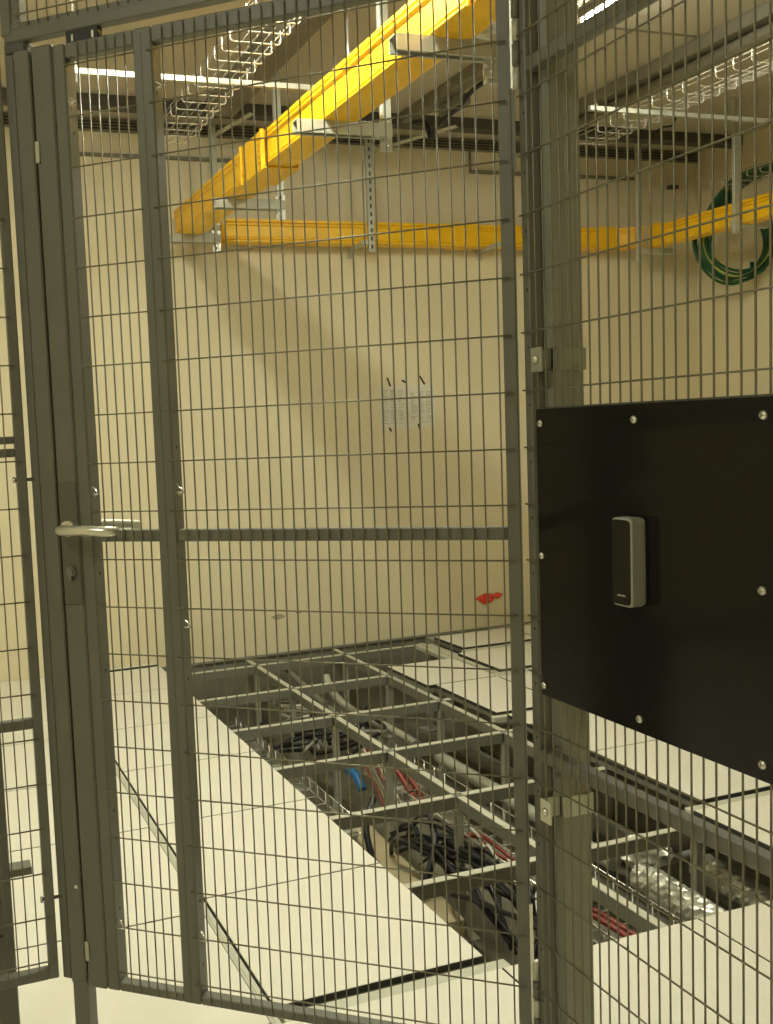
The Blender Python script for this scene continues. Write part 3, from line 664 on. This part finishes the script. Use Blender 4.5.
# ------------------------------------------------------------------ hangers and channel arms
def channel_x(b, x0, x1, y, z0, s=0.041, t=0.003, mi=0):
    """C channel along x, open at its ends and underside"""
    b.box((x0, y - s / 2, z0 + s - t), (x1, y + s / 2, z0 + s), mi); b.box((x0, y - s / 2, z0), (x1, y - s / 2 + t, z0 + s - t), mi)
    b.box((x0, y + s / 2 - t, z0), (x1, y + s / 2, z0 + s - t), mi); b.box((x0, y - s / 2 + t, z0), (x1, y - s / 2 + 0.011, z0 + t), mi); b.box((x0, y + s / 2 - 0.011, z0), (x1, y + s / 2 - t, z0 + t), mi)
def post_z(b, x, y, z0, z1, s=0.041, slots=True):
    b.box((x - s / 2, y - 0.012, z0), (x + s / 2, y + 0.012, z1), 0, 0.002)
    if slots:
        z = z0 + 0.02
        while z < z1 - 0.03: b.box((x - 0.006, y - 0.0126, z), (x + 0.006, y - 0.0119, z + 0.026), 1); z += 0.05
def hanger(x, y, z0, z1, arm, label, slots=False, arm_z=None):
    r = empty('ceiling_hanger', (x, y, z1)); tag(r, label, 'hanger', 'ceiling hangers carrying the yellow duct')
    b = MB(); post_z(b, 0, 0, z0 - z1, 0.0, slots=slots); b.box((-0.05, -0.03, -0.006), (0.05, 0.03, 0)); b.build('upright', [M['galv'], M['slot']], r)
    if arm:
        b = MB(); az = (arm_z if arm_z is not None else 2.555) - z1
        channel_x(b, arm[0] - x, arm[1] - x, -0.037, az - 0.006, 0.049); b.build('arm', M['galv'], r)
        b = MB(); b.box((-0.035, -0.0125, az - 0.05), (0.02, -0.0165, az + 0.075), 0, 0.001)
        screw(b, (-0.006, -0.0165, az + 0.062), (0, -1, 0), 0.008, 0.006, 0); screw(b, (-0.006, -0.0165, az - 0.03), (0, -1, 0), 0.008, 0.006, 0); b.build('arm_plate', M['galv_bright'], r)
    return r
hanger(1.825, 2.80, 2.49, CZ, (1.462, 1.83), 'galvanised hanger whose open arm holds the yellow duct beside the door hinges')
hanger(1.872, 3.62, 2.515, CZ, (1.467, 1.87), 'galvanised hanger with arm under the middle of the diagonal yellow duct')
hanger(1.900, 4.88, 2.53, CZ, (1.525, 1.90), 'galvanised hanger with arm under the diagonal yellow duct past its coupler')
hanger(1.825, 5.77, 2.50, CZ, (1.52, 1.83), 'galvanised hanger where the two yellow ducts meet at the back wall', arm_z=2.556)
hanger(2.830, 5.72, 2.508, CZ, None, 'slotted galvanised strut hanging from the ceiling in front of the wall duct', slots=True)
hanger(4.845, 5.66, 2.466, CZ, None, 'dull galvanised hanger at the room corner of the yellow duct')
hanger(4.890, 4.86, 2.495, CZ, None, 'pale galvanised hanger in front of the green cable coil')
def wall_arm(pts_x, y0, y1, z, label):
    b = MB(); x0, x1 = pts_x; b.box((x0, y0, z), (x1, y1, z + 0.026), 0, 0.002); b.box((x0, y1 - 0.006, z - 0.05), (x1, y1 + .001, z + 0.026), 0, 0.001)
    o = b.build('wall_bracket', M['galv']); shift(o, (x0, y1, z)); return tag(o, label, 'bracket', 'brackets under the wall duct')
wall_arm((2.76, 2.80), 5.70, WY, 2.553, 'grey wall bracket under the yellow duct beside the slotted strut')
wall_arm((3.72, 3.76), 5.66, WY, 2.553, 'grey wall bracket under the yellow duct beside the door hinge stile')
b = MB(); b.box((4.88, 5.655, 2.515), (5.16, 5.70, 2.553), 0, 0.002); o = b.build('wall_bracket', M['galv']); shift(o, (4.88, 5.68, 2.515)); tag(o, 'grey arm under the corner of the yellow duct', 'bracket')
b = MB(); b.box((4.88, 4.86, 2.535), (5.16, 4.90, 2.575), 0, 0.002); o = b.build('wall_bracket', M['galv']); shift(o, (4.88, 4.88, 2.535)); tag(o, 'grey arm under the yellow duct in front of the green coil', 'bracket')
# crumpled foil on the nearest arm
b = MB(); rnd = random.Random(9); n, seg = 10, 14; vs = []
for i in range(n + 1):
    th = math.pi * i / n
    for k in range(seg):
        a = 2 * math.pi * k / seg; rr = 1 + rnd.uniform(-.14, .14); vs.append((0.068 * rr * math.cos(th), 0.022 * rr * math.sin(th) * math.cos(a), 0.022 + 0.022 * rr * math.sin(th) * math.sin(a)))
b.add(vs, [(i * seg + k, i * seg + (k + 1) % seg, (i + 1) * seg + (k + 1) % seg, (i + 1) * seg + k) for i in range(n) for k in range(seg)])
o = b.build('foil_wad', M['foil'], loc=(1.762, 2.745, 2.598), rot=(0, R(8), 0)); tag(o, 'crumpled silver foil wad resting on the hanger arm near the door hinges', 'foil')

# ------------------------------------------------------------------ overhead wire baskets and rail
def basket(x0, x1, y0, y1, z, label, h=0.052):
    r = empty('wire_basket_tray', ((x0 + x1) / 2, y0, z)); tag(r, label, 'cable tray', 'overhead wire baskets')
    w = (x1 - x0) / 2; b = MB(); n = int((y1 - y0) / 0.1 + 0.5)
    for k in range(n + 1):
        y = k * 0.1; b.tube([(-w, y, h), (-w, y, 0.008), (-w + 0.008, y, 0), (w - 0.008, y, 0), (w, y, 0.008), (w, y, h)], 0.0025, 6)
    for x, zz in ((-w - .003, h - 0.008), (-w - .003, 0.022), (-w * .6, -0.005), (-w * .2, -.005), (w * .2, -.005), (w * .6, -.005), (w + .003, 0.022), (w + .003, h - 0.008)):
        b.tube([(x, -0.02, zz), (x, n * 0.1 + 0.02, zz)], 0.0016, 6)
    b.build('wire_mesh', M['zinc_wire'], r); return r
basket(1.245, 1.450, 1.35, 4.95, 2.898, 'long zinc wire basket tray hung overhead on the door side of the yellow duct')
basket(3.512, 3.728, 1.40, 4.60, 2.898, 'long zinc wire basket tray overhead above the black plate')
basket(5.02, 5.24, 2.4, 5.2, 2.855, 'dim wire basket tray with green cables above the coil')
for x0, x1, t in ((0.70, 1.93, 'galvanised rail under the overhead wire basket on the door side'), (3.17, 5.50, 'galvanised rail under the overhead wire baskets above the black plate')):
    b = MB(); channel_x(b, x0, x1, 4.03, 2.871, 0.021); o = b.build('support_rail', M['galv']); shift(o, (x0, 4.03, 2.871)); tag(o, t, 'rail')
for xr, t in ((0.72, 'by the lock stile'), (3.205, 'by the ribbed post'), (1.915, 'beside the yellow duct'), (5.35, 'by the room corner')):
    b = MB(); b.tube([(xr, 4.03, 2.84), (xr, 4.03, CZ)], 0.005, 8); b.tube([(xr, 4.03, 2.892), (xr, 4.03, 2.90)], 0.010, 6); o = b.build('threaded_rod', M['zinc_wire']); shift(o, (xr, 4.03, CZ)); tag(o, f'thin bright threaded rod holding the basket rail {t}', 'rod', 'rods of the basket rail')

# ------------------------------------------------------------------ ceiling services
b = MB(); b.box((-2, 5.50, 3.238), (WX, 5.60, CZ), 0, 0.003)
o = b.build('cable_trunking', [M['band'], M['slot']]); shift(o, (1.5, 5.55, 3.238)); tag(o, 'dark slotted trunking crossing the ceiling in front of the back wall', 'trunking')
b = MB(); b.box((-2, 5.895, 3.225), (WX, WY, CZ - 0.01), 0, 0.002)
for z in (3.232, 3.250, 3.268): b.box((-2, 5.8935, z), (WX, 5.896, z + 0.010), 1)
for x in arange(-1.9, 5.5, 0.22): b.box((x, 5.892, 3.225), (x + 0.012, 5.896, 3.29), 0)
o = b.build('slot_grille', [M['duct'], M['slot']]); shift(o, (1.5, 5.91, 3.225)); tag(o, 'three-slot linear air grille along the top of the back wall', 'air grille')
for x0, x1, t in ((0.9, 2.4, 'on the wall behind the lock stile and yellow duct'), (3.68, 5.05, 'on the wall behind the door hinge stile')):
    b = MB(); b.box((x0, 5.905, 3.080), (x1, WY + .001, 3.100), 0, 0.003)
    if x0 > 3: b.box((x0, 5.915, 3.10), (x0 + 0.012, WY, 3.225))
    o = b.build('wall_conduit', M['duct']); shift(o, (x0, 5.92, 3.08)); tag(o, f'thin grey horizontal conduit {t}', 'conduit', 'conduits on the back wall')
# flat ducts on the ceiling running toward the wall
b = MB(); b.box((1.70, 1.5, 3.20), (1.86, 5.45, CZ), 0, 0.006); o = b.build('ceiling_duct', M['duct']); shift(o, (1.78, 3.5, CZ)); tag(o, 'flat grey duct on the ceiling beside the door-side wire basket', 'ceiling duct')
b = MB(); b.box((3.90, 1.5, 3.235), (4.03, 5.45, CZ), 0, 0.005); b.box((4.05, 1.5, 3.22), (4.13, 5.45, CZ), 1, 0.005)
b.tube([(3.98, 1.5, 3.20), (3.98, 5.4, 3.20)], 0.030, 12)
o = b.build('ceiling_duct', [M['duct'], M['band']]); shift(o, (4.0, 3.5, CZ)); tag(o, 'grey ceiling duct with dark cable ledge above the black plate', 'ceiling duct')
b = MB(); b.box((2.93, 4.2, 3.235), (3.02, 5.48, CZ), 0, 0.005); b.box((3.0, 4.9, 3.17), (3.07, 5.15, 3.235), 1, 0.01)
o = b.build('ceiling_duct', [M['duct'], M['foam']]); shift(o, (2.97, 4.9, CZ)); tag(o, 'narrow grey ceiling channel with junction block, near the door hinge stile', 'ceiling duct')
cable([(3.04, 4.55, 3.22), (3.03, 4.8, 3.22), (3.02, 4.95, 3.17), (3.0, 5.15, 3.13), (2.99, 5.22, 3.08), (2.98, 5.26, 3.18), (2.97, 5.42, 3.22)], 0.014, M['cable'], 'black cable drooping from the narrow ceiling channel near the hinge stile')
b = MB(); b.prism([(-.025, 0), (.025, 0), (.025, .006), (-.025, .006)], (3.32, 5.48, 3.235), (3.02, 5.86, 3.20), (0.8, 0.6, 0), (0, 0, 1)); o = b.build('flat_brace', M['label']); shift(o, (3.32, 5.48, 3.235)); tag(o, 'pale flat brace crossing the dark ceiling trunking left of the hinge stile'.replace('left of', 'beside'), 'brace')
b = MB(); b.prism([(-.022, 0), (.022, 0), (.022, .006), (-.022, .006)], (1.98, 5.48, 3.236), (1.84, 5.86, 3.20), (0.8, 0.4, 0), (0, 0, 1)); o = b.build('flat_brace', M['label']); shift(o, (1.98, 5.48, 3.236)); tag(o, 'pale flat brace crossing the trunking above the yellow duct coupler', 'brace')
cable([(4.76, 5.2, CZ + .004), (4.72, 5.2, 3.235), (4.64, 5.2, 3.215), (4.56, 5.2, 3.16), (4.53, 5.2, 3.09)], 0.006, M['cable'], 'thin black cable curving down from the ceiling above the duct corner')
b = MB(); b.box((5.33, 5.89, 3.03), (5.40, WY + .001, 3.055)); o = b.build('dark_strip', M['band']); shift(o, (5.36, WY, 3.03)); tag(o, 'short dark strip on the wall above the duct corner', 'strip')

# green cable coil
gc = empty('green_cable_coil', (5.335, 5.30, 2.535)); tag(gc, 'coil of green and yellow earth cable hanging behind the yellow duct', 'cable coil')
ux = Vector((0.93, -0.36, 0)); uz = Vector((0, 0, 1)); un = Vector((0.36, 0.93, 0))
for k in range(12):
    b = MB(); rr = 0.190 + 0.013 * (k % 5) + 0.002 * k; off = -0.04 + 0.009 * k
    pts = [ux * (rr * math.cos(a) + 0.006 * math.sin(3 * a + k)) + uz * (rr * math.sin(a) * 1.04 + 0.008 * math.sin(2 * a + k * 1.7)) + un * (off + 0.012 * math.sin(2 * a + k)) for a in [2 * math.pi * t / 40 for t in range(40)]]
    b.tube(pts, 0.0092, 8, 0, closed=True)
    b.build('cable_loop', M['green_y'] if k == 2 else M['green'], gc)
b = MB(); b.box((0.06, -0.06, -0.20), (0.11, -0.05, -0.14), 0, 0.004); b.build('cable_tag', M['green'], gc)
for k in range(7):
    cable([(5.12 + k * .03, 5.37 - k * .02, 2.60 + .02 * k), (5.13 + k * .03, 5.33, 2.74 + .012 * k), (5.16 + k * .02, 5.22, 2.86), (5.05 + k * .026, 4.95, 2.885), (5.05 + k * .026, 4.4, 2.875 + .004 * k), (5.06 + k * .024, 3.4, 2.88)], 0.012, M['green'], 'green cable running from the coil into the dim overhead basket', group='green cables above the coil')

# ------------------------------------------------------------------ on the back wall
def sheet(x0, z0, label, seed):
    b = MB(); w, hh = 0.205, 0.285; y = WY - 0.0012
    b.box((x0, y, z0), (x0 + w, WY - 0.0002, z0 + hh), 0)
    rnd = random.Random(seed); z = z0 + hh - 0.03
    while z > z0 + 0.03:
        if rnd.random() < 0.8:
            xa = x0 + 0.02
            for c in range(3):
                ww = rnd.uniform(0.02, 0.05); b.box((xa, y - 0.0004, z), (xa + ww, y, z + 0.0035), 1); xa += 0.058
        z -= 0.0095
    o = b.build('paper_sheet', [M['paper'], M['ink']]); shift(o, (x0 + w / 2, WY, z0)); return tag(o, label, 'paper sheet', 'printed sheets taped to the wall')
sheet(2.957, 1.388, 'printed sheet on the back wall, the one farther from the door hinges', 1)
sheet(3.165, 1.390, 'printed sheet on the back wall, the one nearer the door hinges', 2)
for (x, z, ang, l, t) in ((3.055, 1.700, -70, .062, 'above the outer corner of the first sheet'), (3.17, 1.700, -28, .040, 'between the tops of the two sheets'), (3.305, 1.706, -58, .068, 'above the sheet nearer the hinges'), (3.055, 1.385, -60, .030, 'under the outer corner of the first sheet'), (3.27, 1.397, -70, .036, 'under the sheet nearer the hinges')):
    b = MB(); b.box((-l / 2, -0.0012, -0.006), (l / 2, 0.0018, 0.006)); o = b.build('tape_strip', M['tape_b'], loc=(x - 0.028, WY - 0.0014, z), rot=(0, R(-ang), 0)); tag(o, f'short black tape strip {t}', 'tape', 'black tape on the wall papers')
b = MB(); rnd = random.Random(4)
for k in range(9):
    cx, cz = 3.745 + rnd.uniform(-.075, .08), 0.175 + rnd.uniform(-.02, .02); w = rnd.uniform(.03, .055)
    pts = [(-w, 0, 0), (w, 0, rnd.uniform(-.01, .01)), (w * .3, -0.022, rnd.uniform(-.02, .02)), (0, -0.004, 0.022), (0, -0.004, -0.024)]
    b.add([(cx + p[0], WY - 0.003 + p[1], cz + p[2]) for p in pts], [(0, 2, 3), (1, 3, 2), (0, 4, 2), (1, 2, 4), (0, 3, 1), (0, 1, 4)])
o = b.build('red_film', M['red']); shift(o, (3.745, WY, 0.175)); tag(o, 'crumpled bright red film stuck low on the back wall', 'plastic film')
b = MB(); b.box((3.695, WY - 0.004, 0.075), (3.72, WY + 0.0005, 0.125), 0, 0.001); o = b.build('paper_scrap', M['paper']); shift(o, (3.737, WY, 0.075)); tag(o, 'tiny white scrap hanging under the red film', 'paper scrap')
for (x, z, w, t) in ((2.172, 0.207, 0.045, 'larger'), (2.315, 0.222, 0.022, 'smaller')):
    b = MB(); rnd = random.Random(int(x * 100)); n = 18
    vs = [(x + w * math.cos(2 * math.pi * k / n) * rnd.uniform(.7, 1.2), WY - 0.0006, z + w * 0.42 * math.sin(2 * math.pi * k / n) * rnd.uniform(.7, 1.2)) for k in range(n)]
    vs += [(a[0], WY + 0.0006, a[2]) for a in vs]
    b.add(vs, [tuple(range(n)), tuple(range(n, 2 * n))] + [(k, (k + 1) % n, n + (k + 1) % n, n + k) for k in range(n)]); o = b.build('wall_patch', M['smudge']); shift(o, (x, WY, z)); tag(o, f'{t} brownish blemish low on the back wall', 'blemish')

# ------------------------------------------------------------------ lamps
LC = (0.98, 1.0, 0.83)
LW = (0.98, 1.0, 0.82)
def batten(x, y0, y1, s, label, along='y', col=LC, w=0.10):
    r = empty('ceiling_lamp', (x, y0, CZ)); tag(r, label, 'lamp', 'ceiling batten lamps')
    n = y1 - y0
    b = MB()
    if along == 'y': b.box((-w / 2 - .01, 0, -0.035), (w / 2 + .01, n, 0), 0, 0.003)
    else: b.box((0, -w / 2 - .01, -0.035), (n, w / 2 + .01, 0), 0, 0.003)
    b.build('housing', M['duct'], r)
    b = MB()
    if along == 'y': b.box((-w / 2, 0.01, -0.055), (w / 2, n - 0.01, -0.035), 0, 0.004)
    else: b.box((0.01, -w / 2, -0.055), (n - 0.01, w / 2, -0.035), 0, 0.004)
    b.build('diffuser', lampmat('lamp_diffuser', col, s), r); return r
batten(1.10, 2.2, 3.75, 118, 'bright batten lamp overhead above the door, out past the top edge')
batten(3.135, 2.55, 3.985, 48, 'bright batten lamp end glimpsed above the ribbed post')
batten(0.10, 3.2, 4.6, 24, 'batten lamp overhead beyond the lock post')
batten(-1.3, -0.6, 0.9, 55, 'unseen fill batten lamp added over the aisle outside the cage', col=LW)  # unseen lamp added as fill for the cage fronts
S.world = bpy.data.worlds.new('world'); S.world.use_nodes = True
S.world.node_tree.nodes['Background'].inputs[0].default_value = (0.5, 0.47, 0.36, 1); S.world.node_tree.nodes['Background'].inputs[1].default_value = 0.0

S.view_settings.view_transform = 'Standard'; S.view_settings.look = 'None'; S.view_settings.gamma = 1.0
S.view_settings.use_curve_mapping = False; S.view_settings.exposure = 0.25
S.cycles.use_denoising = True; S.cycles.max_bounces = 10; S.cycles.diffuse_bounces = 6
